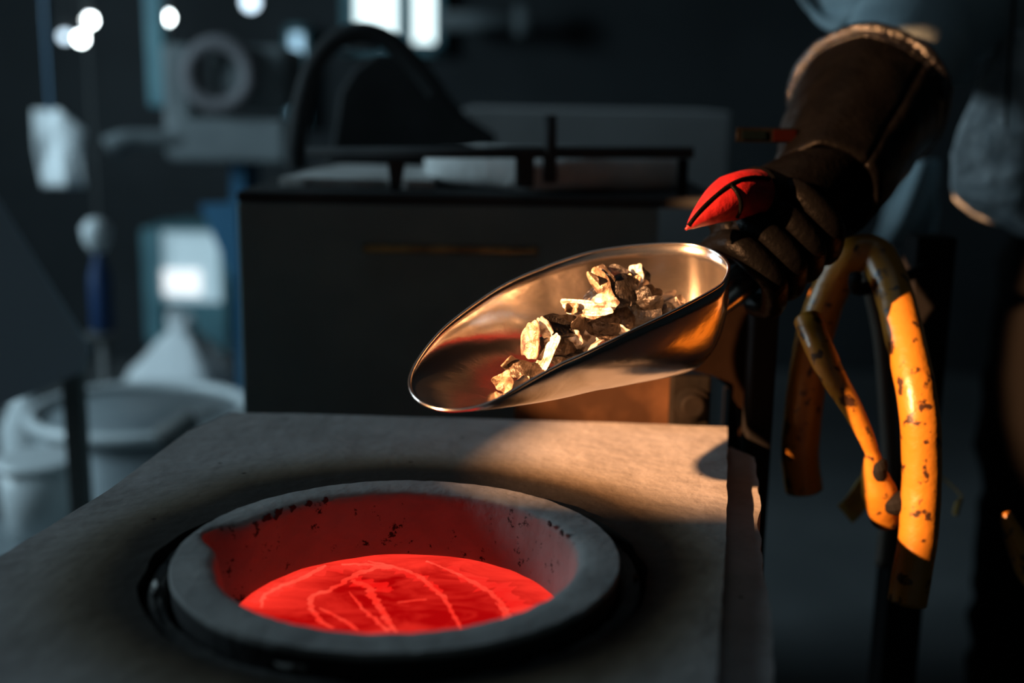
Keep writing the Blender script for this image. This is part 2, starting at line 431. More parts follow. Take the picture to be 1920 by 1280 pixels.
def fb(a, b): return box((CX + a[0], CY + a[1], a[2]), (CX + b[0], CY + b[1], b[2]))
zf = fz - .03
obj('shell', join(fb((-.185, -.25, .14), (.185, -.247, zf)), fb((-.185, .287, .14), (.185, .29, zf)), fb((-.185, -.247, .14), (-.182, .287, zf)),
                  fb((.182, -.247, .14), (.185, .287, zf)), fb((-.185, -.25, .13), (.185, .29, .14))), M['black_steel'], furn)
obj('top_flange', join(fb((-.19, -.255, zf), (.19, -.17, fz)), fb((-.19, .17, zf), (.19, .295, fz)), fb((-.19, -.17, zf), (-.163, .17, fz)), fb((.163, -.17, zf), (.19, .17, fz))),
    M['black_steel'], furn, bevel=.003)
for x in (-.18, .14):
    for y in (-.245, .245): obj('leg', fb((x, y, 0), (x + .04, y + .04, .13)), M['black_steel'], furn)
furn.rotation_euler.z = R(-9.5)

# sooty packing ring between crucible and board
tag(obj('packing_ring', revolve([(.1415, -.075), (.1415, -.010), (.146, -.004), (.149, -.007), (.152, -.003), (.154, -.010), (.1545, -.075)],
        (CX, CY, ZD), 96, fn=lambda q, a: q + V((0, 0, .0025 * noise.noise(V((math.cos(a) * 9, math.sin(a) * 9, q.z * 40)))))), M['soot'], smooth=True),
    'soot black packing ring filling the gap around the crucible', 'packing')

# crucible: fired clay bowl with a pouring lip on the left
LIP = R(169)
def crucible():
    seg = 160; prof = []
    prof += [(.085, -.16, 0), (.108, -.15, 0), (.128, -.10, 0), (.138, -.04, 0), (.1399, -.012, 0), (.1404, -.0055, 0), (.1404, -.0022, 0), (.1397, -.0004, 0)]
    prof += [(.128, .0004, 0), (.120, 0, 0), (.1155, -.0012, .0), (.1138, -.003, .8), (.1130, -.007, 1), (.1120, -.015, 1), (.1105, -.025, 1), (.109, -.035, 1),
             (.1075, -.045, 1), (.105, -.06, 1), (.098, -.09, 1), (.085, -.12, 1), (.05, -.138, 1), (.004, -.142, 1)]
    vs, fs, inn = [], [], []
    for i, (r, h, f) in enumerate(prof):
        for k in range(seg):
            a = 2 * math.pi * k / seg; d = (a - LIP + math.pi) % (2 * math.pi) - math.pi
            rr, hh, ff = r, h, f
            if i >= 8:
                g = math.exp(-(d / .135) ** 2); fade = max(0, 1 - max(0, -h - .01) / .07)
                rr += g * {8: .0065, 9: .0128, 10: .0170}.get(i, .0172 * fade)
                hh -= g * {8: .0, 9: .0012, 10: .0035, 11: .008, 12: .010}.get(i, .006 * fade)
                if 9 <= i <= 12: ff = max(ff, min(1, 2.2 * g) if i > 9 else min(1, g * .9))
            w = V((math.cos(a) * 8, math.sin(a) * 8, h * 60))
            rr += .0007 * noise.noise(w); hh += .0006 * noise.noise(w * 2 + V((4, 4, 4)))
            if 10 <= i <= 12: rr += .0011 * noise.noise(w * 3)
            vs.append(V((CX + rr * math.cos(a), CY + rr * math.sin(a), ZR + hh))); inn.append(ff)
    n = len(prof)
    for i in range(n - 1):
        for k in range(seg):
            l = (k + 1) % seg; fs.append((i * seg + k, i * seg + l, (i + 1) * seg + l, (i + 1) * seg + k))
    fs.append(tuple(range(seg))[::-1]); fs.append(tuple((n - 1) * seg + k for k in range(seg)))
    return (vs, fs), inn
cvf, inner = crucible()
cru = tag(obj('crucible', cvf, M['crucible'], smooth=True), 'grey clay crucible with a pouring lip, glowing red inside', 'crucible')
cru.data.set_sharp_from_angle(angle=R(38))
a2_ = cru.data.attributes.new('outer', 'FLOAT', 'POINT'); a2_.data.foreach_set('value', [1.0 if i // 160 <= 5 else 0.0 for i in range(len(inner))])
at_ = cru.data.attributes.new('inner', 'FLOAT', 'POINT'); at_.data.foreach_set('value', inner)

ZM = CZ - .3285
melt = thing('molten_metal', (CX, CY, ZM), 'glowing red molten metal with brighter veins filling the crucible', 'molten metal')
obj('melt_surface', revolve([(.004, -.02), (.1079, -.004), (.1079, -.0008), (.105, .0004), (.09, 0), (.06, .0003), (.03, 0), (.002, .0002)], (CX, CY, ZM), 96,
    fn=lambda q, a: q + V((0, 0, .0006 * noise.noise(q * 60)))), M['melt'], melt, smooth=True)
random.seed(11)
def vein(pts, w0, w1, rough=.6):
    pp = spline([atz(x, y, ZM + .0012) for x, y in pts], 10); vs, fs = [], []
    n = len(pp)
    for i, p in enumerate(pp):
        t = (pp[min(i + 1, n - 1)] - pp[max(i - 1, 0)]).normalized(); s = V((-t.y, t.x, 0))
        f = i / (n - 1); wd = (w0 + (w1 - w0) * f) * (.45 + .55 * math.sin(math.pi * min(1, max(0.04, f))) ** .4)
        a = wd * (1 + rough * 2.2 * noise.noise(p * 260)); b = wd * (1 + rough * 2.2 * noise.noise(p * 260 + V((5, 5, 5))))
        q = p + s * (rough * .8 * wd * noise.noise(p * 150 + V((2, 9, 1))))
        vs += [q + s * a, q + V((0, 0, .0007)), q - s * b]
    for i in range(n - 1):
        k = i * 3; fs += [(k, k + 1, k + 4, k + 3), (k + 1, k + 2, k + 5, k + 4)]
    return vs, fs
for pts, a, b in [
    ([(690, 1052), (760, 1068), (800, 1090), (838, 1130), (865, 1180)], .0022, .0016),
    ([(735, 1066), (700, 1066), (662, 1080), (640, 1094)], .003, .0025),
    ([(655, 1085), (620, 1105), (590, 1115), (584, 1135), (598, 1160), (625, 1178)], .0025, .0018),
    ([(600, 1140), (630, 1155), (655, 1170), (672, 1182)], .0012, .0014),
    ([(660, 1088), (690, 1100), (705, 1125), (722, 1155), (745, 1186)], .0032, .0022),
    ([(655, 1110), (680, 1140), (705, 1162), (730, 1184)], .0008, .0018),
    ([(640, 1058), (690, 1058), (740, 1064)], .0015, .0025),
    ([(800, 1052), (850, 1072), (900, 1098), (935, 1125), (952, 1150), (950, 1168)], .0018, .0022),
    ([(930, 1130), (945, 1150), (940, 1165)], .001, .001),
    ([(490, 1140), (497, 1115), (530, 1098), (570, 1082), (610, 1060)], .0013, .0026),
    ([(745, 1130), (775, 1126), (800, 1124)], .0006, .0006)]:
    obj('vein', vein(pts, a, b), M['vein'], melt, smooth=True)

M['frost'] = melt_mat('glowing_skin', (.88, .008, .006), (1.0, .045, .028), 1.0)
def frost(pts, w0, w1):
    vs, fs = vein(pts, w0, w1, .8); return [v - V((0, 0, .0006)) for v in vs], fs
for pts, a, b in [([(690, 1056), (735, 1064), (790, 1082), (830, 1110)], .005, .004), ([(660, 1084), (700, 1096), (735, 1106)], .007, .004),
                  ([(840, 1062), (900, 1088), (960, 1120), (985, 1150)], .006, .010), ([(520, 1100), (570, 1078), (640, 1062), (700, 1058)], .004, .007),
                  ([(470, 1128), (500, 1112), (545, 1090)], .005, .006)]:
    obj('hot_skin', frost(pts, a, b), M['frost'], melt, smooth=True)
random.seed(21)
for x, y, s_ in [(500, 966, .004), (524, 962, .0052), (536, 978, .0045), (556, 955, .0035), (585, 948, .003), (618, 943, .0028), (470, 974, .003), (580, 1000, .0022), (1010, 985, .0022), (1045, 1000, .0025)]:
    p = None
    for k in range(60):                                  # walk down the sight line to the clay wall
        q = atz(x, y, ZR - .0005 - k * .0007)
        if math.hypot(q.x - CX, q.y - CY) < .1128: break
        p = q
    p = p or q; out = V((p.x - CX, p.y - CY, 0)).normalized(); tg = V((-out.y, out.x, 0))
    c = V((CX, CY, p.z)) + out * .1118; ring_ = []
    for k in range(10):
        a = 2 * math.pi * k / 10; r_ = s_ * random.uniform(.5, 1.25)
        ring_.append(c + tg * (r_ * math.cos(a)) + V((0, 0, r_ * .8 * math.sin(a))))
    obj('slag_crust', prism(ring_, -out * .0012), M['soot'], cru)

# pale ash flakes caught in the packing
for (x, y, s, lab) in [(545, 1252, .014, 'largest pale ash flake in the soot below the crucible'),
                       (458, 1224, .006, 'small pale ash flake in the soot at the lower left of the crucible'),
                       (290, 1106, .009, 'upright grey ash flake in the soot left of the crucible'),
                       (1192, 1088, .006, 'tan ash crumb in the soot right of the crucible'),
                       (1120, 1140, .012, 'long brown ash streak in the soot at the lower right of the crucible')]:
    p = atz(x, y, ZD - .004); random.seed(int(x))
    d = V((-(p.y - CY), p.x - CX, 0)).normalized(); e = V((-d.y, d.x, 0))
    vs = []
    ring = []
    for k in range(9):
        a = 2 * math.pi * k / 9; r = random.uniform(.7, 1.15)
        ring.append(p + d * (s * r * math.cos(a)) + e * (s * .28 * r * math.sin(a)) + V((0, 0, random.uniform(0, .002))))
    tag(obj('ash_flake', prism(ring, (0, 0, .0022)), M['ash'] if x < 1000 else M['rust_dark']), lab, 'ash flake', 'ash flakes round the crucible')

# ------------------------------------------------------------------ scoop
SO = CAM + V((.042, .8443, -.1642))
AX, LT, NM = V((.7694, .559, .309)), V((-.6223, .7652, .1651)), V((-.1441, -.3194, .9366))
RIM = [(0.103, -0.0449), (0.0836, -0.0449), (0.0615, -0.0439), (0.0419, -0.0423), (0.0218, -0.0405), (-0.0012, -0.0388), (-0.022, -0.0371), (-0.0337, -0.0354), (-0.045, -0.0346), (-0.0639, -0.0347), (-0.0828, -0.0354), (-0.0964, -0.0350), (-0.1076, -0.0330), (-0.1174, -0.0279), (-0.1251, -0.02), (-0.1301, -0.0096), (-0.132, 0.0023), (-0.1301, 0.0151), (-0.1244, 0.028), (-0.1147, 0.0398), (-0.101, 0.0513), (-0.0824, 0.0632), (-0.0602, 0.0741), (-0.0346, 0.082), (-0.0103, 0.0875), (0.005, 0.0899), (0.0173, 0.0904), (0.0305, 0.0899), (0.0455, 0.088), (0.0666, 0.0844), (0.0888, 0.0777), (0.1082, 0.0657), (0.125, 0.0514), (0.1384, 0.0369), (0.1475, 0.0224), (0.1508, 0.0085), (0.15, -0.0045), (0.1463, -0.0167), (0.1399, -0.0273), (0.1309, -0.0352), (0.121, -0.0409), (0.1135, -0.0438)]
S0 = (.0843, .0197)
def sl(s, l, h=0.): return SO + AX * s + LT * l + NM * h
def rim_loop(n=4):
    m = len(RIM); out = []
    for i in range(m):
        p0, p1, p2, p3 = (V(RIM[(i + k) % m]) for k in (-1, 0, 1, 2))
        for k in range(n):
            t = k / n
            out.append(.5 * ((2 * p1) + (p2 - p0) * t + (2 * p0 - 5 * p1 + 4 * p2 - p3) * t * t + (-p0 + 3 * p1 - 3 * p2 + p3) * t ** 3))
    return out
RL = rim_loop()
BM, E1, KK, E2 = .104, .78, 3.4, .52
def depth(s, rho):
    return BM * max(0., min(1., (s + .132) / .283)) ** E1 * max(0., 1 - rho ** KK) ** E2
def scoop_bowl():
    n = len(RL); vs, fs = [], []
    rhos = [0.02, .1, .2, .3, .4, .5, .58, .66, .73, .79, .84, .88, .915, .94, .96, .975, .987, .995, 1.0]
    for r in rhos:
        for p in RL:
            q = V(S0) + (p - V(S0)) * r
            vs.append(sl(q.x, q.y, -depth(q.x, r)))
    for i in range(len(rhos) - 1):
        for k in range(n):
            l = (k + 1) % n; fs.append((i * n + k, i * n + l, (i + 1) * n + l, (i + 1) * n + k))
    fs.append(tuple(range(n)))
    return vs, fs
scoop = thing('scoop', sl(.0, .02, -.07), 'polished steel hand scoop full of scrap, held over the furnace', 'scoop')
sb = obj('bowl', scoop_bowl(), M['steel'], scoop, smooth=True, solid=.0011)
obj('rim', tube([sl(p.x, p.y, .0002) for p in RL], .0012, 8, closed=True), M['steel'], scoop, smooth=True)
H0 = sl(.139, .0, -.052); H1 = sl(.175, -.002, -.042); H2 = sl(.275, -.004, -.012)
obj('handle', tube(spline([H0, H1, sl(.22, -.003, -.03), H2], 8), lambda t: .010 + .004 * math.sin(math.pi * min(1, t * 1.1)), 16), M['steel'], scoop, smooth=True)

# ------------------------------------------------------------------ scrap flakes in the scoop
def flake_mat(name, a, b, metal, rough):
    return mat(name, a, rough, metal, second=b, scale=120, lo=.50, hi=.62, bump=.5, bscale=220)
M['f_cream'] = flake_mat('cream_metal_flake', (.58, .52, .45), (.15, .10, .07), .2, .42)
M['f_tan'] = flake_mat('tan_metal_flake', (.32, .225, .145), (.09, .055, .035), .3, .42)
M['f_brown'] = flake_mat('brown_metal_flake', (.075, .052, .036), (.04, .028, .02), .4, .40)
M['f_dark'] = flake_mat('charred_metal_flake', (.016, .013, .011), (.03, .023, .018), .4, .36)
M['f_silver'] = flake_mat('silvery_foil', (.5, .46, .41), (.2, .16, .14), .8, .28)

def flake(seed, w, h, style):
    rnd = random.Random(seed); n = 14; vs = []
    cr = [(rnd.uniform(0, math.pi), rnd.uniform(-.5, .5), rnd.uniform(.4, .9) * rnd.choice((-1, 1))) for _ in range(4)]
    if style == 'plain': cr += [(rnd.uniform(0, 6.28), rnd.uniform(.45, .7), rnd.uniform(1.5, 2.6) * rnd.choice((-1, 1))) for _ in range(2)]
    if style == 'crumple': cr += [(rnd.uniform(0, 6.28), rnd.uniform(-.6, .6), rnd.uniform(.8, 1.5) * rnd.choice((-1, 1))) for _ in range(8)]
    if style == 'pleat': cr = [(rnd.uniform(-.12, .12) + (0 if h > w else math.pi / 2), -.8 + .23 * k, 1.5 * (-1) ** k) for k in range(8)]
    ph = [rnd.uniform(0, 6.28) for _ in range(4)]
    for j in range(n + 1):
        for i in range(n + 1):
            u, v = 2 * i / n - 1, 2 * j / n - 1
            # square to irregular rounded outline
            x = u * math.sqrt(1 - .35 * v * v); y = v * math.sqrt(1 - .35 * u * u)
            a = math.atan2(y, x); k = 1 + .12 * math.sin(2 * a + ph[0]) + .09 * math.sin(3 * a + ph[1]) + .05 * math.sin(7 * a + ph[2]) + .13 * (abs((a * 2.5 / math.pi + ph[3]) % 1 - .5) - .25)
            x *= k; y *= k; z = 0.
            for an, off, am in cr:
                d = math.cos(an) * x + math.sin(an) * y - off
                z += am * .5 * max(0, d)
            if style == 'curl':
                ang = x * 1.9; x, z = math.sin(ang) / 1.5, z * .3 + (1 - math.cos(ang)) / 1.5
            elif style == 'shell':
                z += -.55 * (x * x + .6 * y * y)
            z += .10 * noise.noise(V((x * 2.2, y * 2.2, seed)))
            vs.append(V((x * w / 2, y * h / 2, z * min(w, h) * .5)))
    fs = [(j * (n + 1) + i, j * (n + 1) + i + 1, (j + 1) * (n + 1) + i + 1, (j + 1) * (n + 1) + i) for j in range(n) for i in range(n)]
    m = V((0, 0, 0))
    for v in vs: m += v
    m /= len(vs)
    return [v - m for v in vs], fs

FLAKES = [  # picture x, y, width px, height px, style, material, turn in the picture, tilt sideways, tilt up, deeper, label
    (1185, 625, 95, 60, 'crumple', 'f_dark', 10, -10, 55, .0, 'black crumpled scrap buried at the bottom of the pile'),
    (1060, 668, 80, 50, 'crumple', 'f_dark', 25, -10, 55, .0, 'charred scrap tucked under the smooth brown sheet'),
    (945, 716, 38, 34, 'plain', 'f_tan', -40, -25, 15, -.002, 'tan scrap with a dark pinhole, lowest in the scoop'),
    (972, 724, 44, 28, 'plain', 'f_tan', -32, 25, 25, -.008, 'pale tan triangle lying against the near rim at the low end'),
    (958, 682, 36, 26, 'curl', 'f_tan', 40, 20, -10, .012, 'curled orange brown ring at the low end of the pile'),
    (993, 693, 66, 38, 'plain', 'f_brown', 12, 12, 30, .0, 'speckled dark brown sheet at the low end of the pile'),
    (995, 637, 38, 68, 'plain', 'f_tan', 6, -35, 5, .012, 'tall tan sheet standing upright on the left of the pile'),
    (1024, 670, 24, 82, 'pleat', 'f_cream', 24, -20, 0, -.003, 'white twisted strip hanging beside the upright tan sheet'),
    (1052, 655, 74, 52, 'shell', 'f_brown', 22, 10, 20, .002, 'smooth brown sheet low in the pile, next to the white twisted strip'),
    (1097, 645, 66, 44, 'crumple', 'f_cream', 25, -25, 30, -.006, 'brightest white crumpled sheet along the near rim'),
    (1050, 610, 70, 44, 'plain', 'f_dark', 4, 15, 15, .006, 'charcoal square sheet with a pale left fold'),
    (1022, 612, 20, 40, 'plain', 'f_cream', -28, -30, 0, .004, 'pale folded corner at the left of the charcoal square'),
    (1091, 617, 42, 44, 'crumple', 'f_brown', -30, 10, 0, .002, 'dark bronze folded scrap with an orange glint'),
    (1136, 607, 62, 46, 'shell', 'f_brown', 4, 8, 25, .0, 'olive brown six sided disc in the middle of the pile'),
    (1098, 577, 84, 24, 'pleat', 'f_cream', 4, -20, 15, .006, 'white pleated ribbon across the middle of the pile'),
    (1132, 566, 44, 28, 'shell', 'f_cream', 8, -25, 25, .004, 'pale rounded knot at the right end of the pleated ribbon'),
    (1071, 577, 30, 16, 'curl', 'f_tan', 5, 10, 0, .012, 'small brown ring at the left end of the pleated ribbon'),
    (1150, 548, 74, 58, 'shell', 'f_dark', -12, 10, 20, .010, 'dark hollow shell under the tan arch'),
    (1128, 540, 26, 78, 'shell', 'f_tan', -38, -35, 10, .014, 'curved tan arch climbing to the top of the pile'),
    (1128, 518, 40, 40, 'curl', 'f_brown', -38, 10, 5, .018, 'dark pointed curl topping the pile'),
    (1163, 514, 46, 28, 'crumple', 'f_silver', 4, -10, 25, .018, 'silvery crinkled foil on top of the pile'),
    (1176, 548, 22, 70, 'pleat', 'f_tan', 22, 20, 0, .010, 'striped brown strip sloping down the right of the arch'),
    (1193, 512, 24, 32, 'plain', 'f_cream', -8, -25, 0, .020, 'pale flake with a charred corner, upper right of the pile'),
    (1204, 517, 22, 34, 'crumple', 'f_dark', -30, 20, 0, .021, 'charred black fringe behind the pale upper right flake'),
    (1200, 542, 24, 30, 'shell', 'f_tan', 6, -15, 0, .018, 'small orange tan flake below the charred fringe'),
    (1176, 557, 15, 34, 'plain', 'f_cream', -4, -25, 0, .004, 'small bright triangular shard in the dark middle of the pile'),
    (1168, 598, 44, 44, 'shell', 'f_brown', 55, 15, 10, .0, 'dark cup with a bright thin edge right of the six sided disc'),
    (1203, 590, 52, 40, 'crumple', 'f_dark', 20, 5, 20, .0, 'black crumpled scrap left of the white fluted strip'),
    (1229, 586, 15, 40, 'pleat', 'f_cream', -10, -20, 0, -.002, 'white fluted strip standing by the near rim'),
    (1262, 573, 36, 26, 'curl', 'f_cream', -35, -20, 10, .0, 'cream hooked curl alone at the right end of the pile'),
    (1274, 564, 22, 20, 'plain', 'f_brown', -30, 20, 0, .004, 'brown scrap leaning on the cream hooked curl'),
    (1172, 624, 30, 16, 'crumple', 'f_cream', 28, -10, 20, -.010, 'little cream crumple on the near rim below the dark cup'),
    (1240, 580, 40, 34, 'shell', 'f_dark', -20, 15, 20, .002, 'dark scrap wedged between the white fluted strip and the cream hook'),
    (1215, 560, 46, 38, 'crumple', 'f_brown', 15, 20, 15, .012, 'brown crumple behind the white fluted strip'),
    (1252, 560, 30, 22, 'plain', 'f_tan', -15, -20, 5, .010, 'small tan flake above the cream hooked curl'),
    (1155, 530, 26, 16, 'crumple', 'f_tan', 10, -20, 15, .014, 'tan crinkled fold just under the silvery foil'),
    (1108, 592, 34, 18, 'plain', 'f_tan', -12, -20, 10, .002, 'thin tan edge between the pleated ribbon and the six sided disc'),
    (1012, 700, 30, 18, 'curl', 'f_cream', 20, -25, 10, -.004, 'short cream curl under the speckled dark sheet'),
    (1032, 638, 30, 14, 'plain', 'f_cream', -15, -25, 10, .0, 'narrow white splinter across the upright tan sheet'),
    (1078, 632, 30, 18, 'crumple', 'f_cream', 20, -20, 10, -.002, 'pale crumb below the charcoal square sheet'),
    (1145, 628, 40, 22, 'crumple', 'f_brown', 22, 10, 25, -.006, 'brown crumb on the near rim below the six sided disc'),
]
for k, (x, y, wp, hp, st, mt, turn, side, tilt, dy, lab) in enumerate(FLAKES):
    Y = .858 + .000284 * (x - 1068) + dy
    p = at(x, y, Y); sc_ = Y / FPX * 1.16
    vs, fs = flake(k * 7 + 3, wp * sc_, hp * sc_, st)
    ex, ey, ez = RT, UP, -FW
    rot = Matrix((ex, ey, ez)).transposed() @ (Matrix.Rotation(R(-turn), 3, 'Z') @ Matrix.Rotation(R(side), 3, 'Y') @ Matrix.Rotation(R(-tilt), 3, 'X'))
    o = obj('metal_scrap', ([p + rot @ v for v in vs], fs), M[mt], base=p, solid=.0008)
    tag(o, lab, 'scrap', 'metal scrap in the scoop')

# ------------------------------------------------------------------ skinned figures
def skin_mesh(name, verts, edges, root=0, sub=2, disp=None):
    me = bpy.data.meshes.new(name); me.from_pydata([v for v, r in verts], edges, []); me.update()
    o = bpy.data.objects.new(name, me); C.link(o)
    o.modifiers.new('skin', 'SKIN'); o.modifiers.new('sub', 'SUBSURF').levels = sub
    o.modifiers['sub'].render_levels = sub
    for i, (v, r) in enumerate(verts):
        s = me.skin_vertices[0].data[i]; s.radius = r if isinstance(r, tuple) else (r, r); s.use_root = (i == root)
    dg = bpy.context.evaluated_depsgraph_get(); ev = o.evaluated_get(dg)
    m2 = bpy.data.meshes.new_from_object(ev)
    vs = [v.co.copy() for v in m2.vertices]; fs = [tuple(p.vertices) for p in m2.polygons]
    bpy.data.objects.remove(o); bpy.data.meshes.remove(m2)
    if disp: vs = [disp(v) for v in vs]
    return vs, fs

# person behind the furnace on the right, reaching in with a gauntlet
PX, PY = .92, 1.76
person = thing('person', (PX, PY, 0), 'person in grey blue work clothes and black gauntlet holding the scoop', 'person')
sv = [(V((PX, PY, .98)), (.17, .13)), (V((PX, PY, 1.14)), (.16, .12)), (V((PX - .01, PY - .01, 1.32)), (.18, .13)), (V((PX - .02, PY - .02, 1.45)), (.13, .10)),
      (V((PX - .02, PY - .04, 1.54)), .055), (V((PX - .03, PY - .06, 1.64)), (.078, .092)), (V((PX - .03, PY - .06, 1.75)), (.07, .085)),
      (V((PX - .20, PY - .10, 1.43)), .075), (V((.475, 1.44, 1.345)), .082), (V((.40, 1.29, 1.275)), .062), (V((.31, 1.14, 1.19)), .036),
      (V((PX + .19, PY - .03, 1.43)), .075), (V((PX + .25, PY - .02, 1.17)), .058), (V((PX + .22, PY - .16, .97)), .042), (V((PX + .21, PY - .22, .90)), (.03, .045)),
      (V((PX - .10, PY, .88)), .10), (V((PX - .11, PY - .01, .52)), .07), (V((PX - .11, PY + .03, .12)), .05), (V((PX - .13, PY - .10, .045)), (.045, .045)),
      (V((PX + .10, PY, .88)), .10), (V((PX + .11, PY - .01, .52)), .07), (V((PX + .11, PY + .03, .12)), .05), (V((PX + .10, PY - .10, .045)), (.045, .045))]
se = [(0, 1), (1, 2), (2, 3), (3, 4), (4, 5), (5, 6), (3, 7), (7, 8), (8, 9), (9, 10), (3, 11), (11, 12), (12, 13), (13, 14),
      (0, 15), (15, 16), (16, 17), (17, 18), (0, 19), (19, 20), (20, 21), (21, 22)]
def wrinkle(v):
    if v.z > 1.55: return v
    k = .014 * noise.noise(V((v.x * 9, v.y * 9, v.z * 22))) + .006 * noise.noise(v * 45)
    c = V((PX, PY, v.z)); d = (v - c)
    return v + (d.normalized() if d.length > 1e-6 else d) * k + V((0, 0, k * .6))
bvf = skin_mesh('body', sv, se, 0, 2, wrinkle)
body = obj('body', bvf, [M['jacket'], M['skin'], M['trouser'], M['boot']], person, smooth=True)
for p in body.data.polygons:
    c = p.center + V((PX, PY, 0))
    p.material_index = 1 if c.z > 1.53 else 3 if c.z < .1 or (c.z < .95 and c.x > PX + .16) else 2 if c.z < 1.12 else 0
hx, hy, hz = PX - .03, PY - .06, 1.69
fd = V((-.75, -.66, 0)); sd = V((.66, -.75, 0))     # the face looks at the furnace
obj('hair', revolve([(.102, -.01), (.108, .03), (.098, .07), (.07, .10), (.03, .115), (.002, .118)], (hx + .02, hy + .02, hz + .01), 24), M['hair'], person, smooth=True)
for s in (-1, 1):
    obj('eye', revolve([(.001, -.012), (.009, -.007), (.012, 0), (.009, .007), (.001, .012)], V((hx, hy, hz)) + fd * .082 + sd * (s * .032), 12), M['boot'], person, smooth=True)
    obj('ear', revolve([(.001, -.03), (.012, -.02), (.016, 0), (.014, .02), (.001, .03)], V((hx, hy, hz - .01)) + sd * (s * .085), 12), M['skin'], person, smooth=True)
n0 = V((hx, hy, hz)) + fd * .08
obj('nose', tube([n0 + V((0, 0, .005)), n0 + fd * .014 + V((0, 0, -.02)), n0 + fd * .022 + V((0, 0, -.04)), n0 + V((0, 0, -.048))], [.007, .010, .013, .008], 10), M['skin'], person, smooth=True)
m0 = V((hx, hy, hz - .07)) + fd * .084
obj('mouth', tube([m0 - sd * .025 - fd * .006, m0, m0 + sd * .025 - fd * .006], [.003, .006, .003], 8), M['skin'], person, smooth=True)

# apron: grey leather bib hanging in front of the body
def ap(u, v):
    xl = [(1885, 55), (1822, 190), (1783, 290), (1790, 372), (1840, 412), (1905, 446)]
    t = v * (len(xl) - 1); i = min(int(t), len(xl) - 2); f = t - i
    x0 = xl[i][0] + (xl[i + 1][0] - xl[i][0]) * f; yy = xl[i][1] + (xl[i + 1][1] - xl[i][1]) * f
    x = x0 + (2080 - x0) * u
    Y = 1.46 - .05 * math.sin(u * math.pi) + .02 * u
    p = at(x, yy + 12 * u, Y)
    k = noise.noise(V((p.x * 13, 3, p.z * 17))); k2 = noise.noise(p * 60)
    return p + V((.2, -1, .3)) * (.018 * k + .004 * k2)
obj('apron', sheet(ap, 26, 40), M['apron'], person, smooth=True, solid=.003)
a0, a1, a2 = at(1905, -40, 1.43), at(1893, 120, 1.42), at(1885, 240, 1.42)
obj('apron_strap', tube(spline([a0, a1, a2], 6), .0022, 8), M['rust_dark'], person, smooth=True)
# loose jacket tail showing between gauntlet and apron
def tail(u, v):
    ys = 300 + 145 * v; x = 1640 + 118 * u + (40 * (1 - v) * (1 - u)) - 30 * max(0, v - .7)
    Y = 1.74 + .03 * math.sin(u * 7 + v * 3)
    return at(x, ys + 25 * (1 - u) * v, Y)
obj('jacket_tail', sheet(tail, 16, 14), M['jacket'], person, smooth=True, solid=.003)
# sleeve flap hanging over the gauntlet
def flap(u, v):
    x = 1500 + 328 * u; yt = -40; yb = 150 * u ** .8 - 10 + 30 * math.sin(u * 9)
    yb = min(yb, 158)
    Y = 1.41 + .03 * math.sin(u * 11 + v * 1.5) + .02 * noise.noise(V((u * 5, v * 4, 2)))
    return at(x - 6 * v, yt + (yb - yt) * v, Y)
obj('sleeve_flap', sheet(flap, 40, 14), M['jacket'], person, smooth=True, solid=.003)

# gauntlet: cuff, fist round the scoop handle, thumb laid along the scoop
hc = H1.lerp(H2, .45)                       # middle of the grip
wr = V((.285, 1.075, 1.175)); cf = V((.362, 1.24, 1.246)); cu = (cf - wr).normalized()
glove = None
HA = (H2 - H1).normalized()
side1 = V((0, 0, 1)) - HA * HA.z; side1.normalize(); side2 = HA.cross(side1)     # up, and towards the camera / away
if side2.y > 0: side2 = -side2
def ring(a, r, s): return hc + HA * s + side1 * (math.sin(a) * r) + side2 * (math.cos(a) * r)
gv, ge = [], []
def chain(pts, start=None):
    prev = start
    for p, r in pts:
        gv.append((p, r)); i = len(gv) - 1
        if prev is not None: ge.append((prev, i))
        prev = i
    return prev
palm = hc - side2 * .022 + side1 * .030 + HA * .02
chain([(palm, (.040, .034)), (palm.lerp(wr, .5) + V((0, 0, .006)), (.040, .036)), (wr, .040), (wr.lerp(cf, .4), .052), (wr.lerp(cf, .75), .064)])
for k, s in enumerate((-.036, -.012, .012, .036)):
    ln = (1.0, 1.08, 1.03, .9)[k]
    base = hc + HA * s - side2 * .030 + side1 * .018
    chain([(base, .017), (ring(R(150), .046 * ln, s), .0145), (ring(R(75), .042, s), .0135), (ring(R(5), .038, s), .0125), (ring(R(-60), .034, s), .0115), (ring(R(-115), .031, s), .0105)], 0)
gl = obj('gauntlet_hand', skin_mesh('hand', gv, ge, 0, 2), M['glove'], person, smooth=True)
# cuff
u1 = cu.orthogonal().normalized(); u2 = cu.cross(u1)
def cuff(u, v):
    a = 2 * math.pi * u; s = v
    r = .046 + .030 * s ** .9; c = wr - cu * .015 + (cf - wr + cu * .03) * s
    q = u1 * math.cos(a) + u2 * math.sin(a)
    k = 1 + .06 * noise.noise(V((math.cos(a) * 2, math.sin(a) * 2, s * 5)))
    return c + q * r * k
obj('gauntlet_cuff', sheet(cuff, 48, 20), M['glove'], person, smooth=True, solid=.004)
obj('cuff_band', sheet(lambda u, v: (lambda p, c: c + (p - c) * 1.015)(cuff(u, .90 + .1 * v), wr - cu * .015 + (cf - wr + cu * .03) * (.90 + .1 * v)), 64, 8), M['binding'], person, smooth=True, solid=.002)
obj('cuff_binding', tube([cuff(k / 48, 1) for k in range(48)], .0075, 10, closed=True, rough=.5), M['binding'], person, smooth=True)
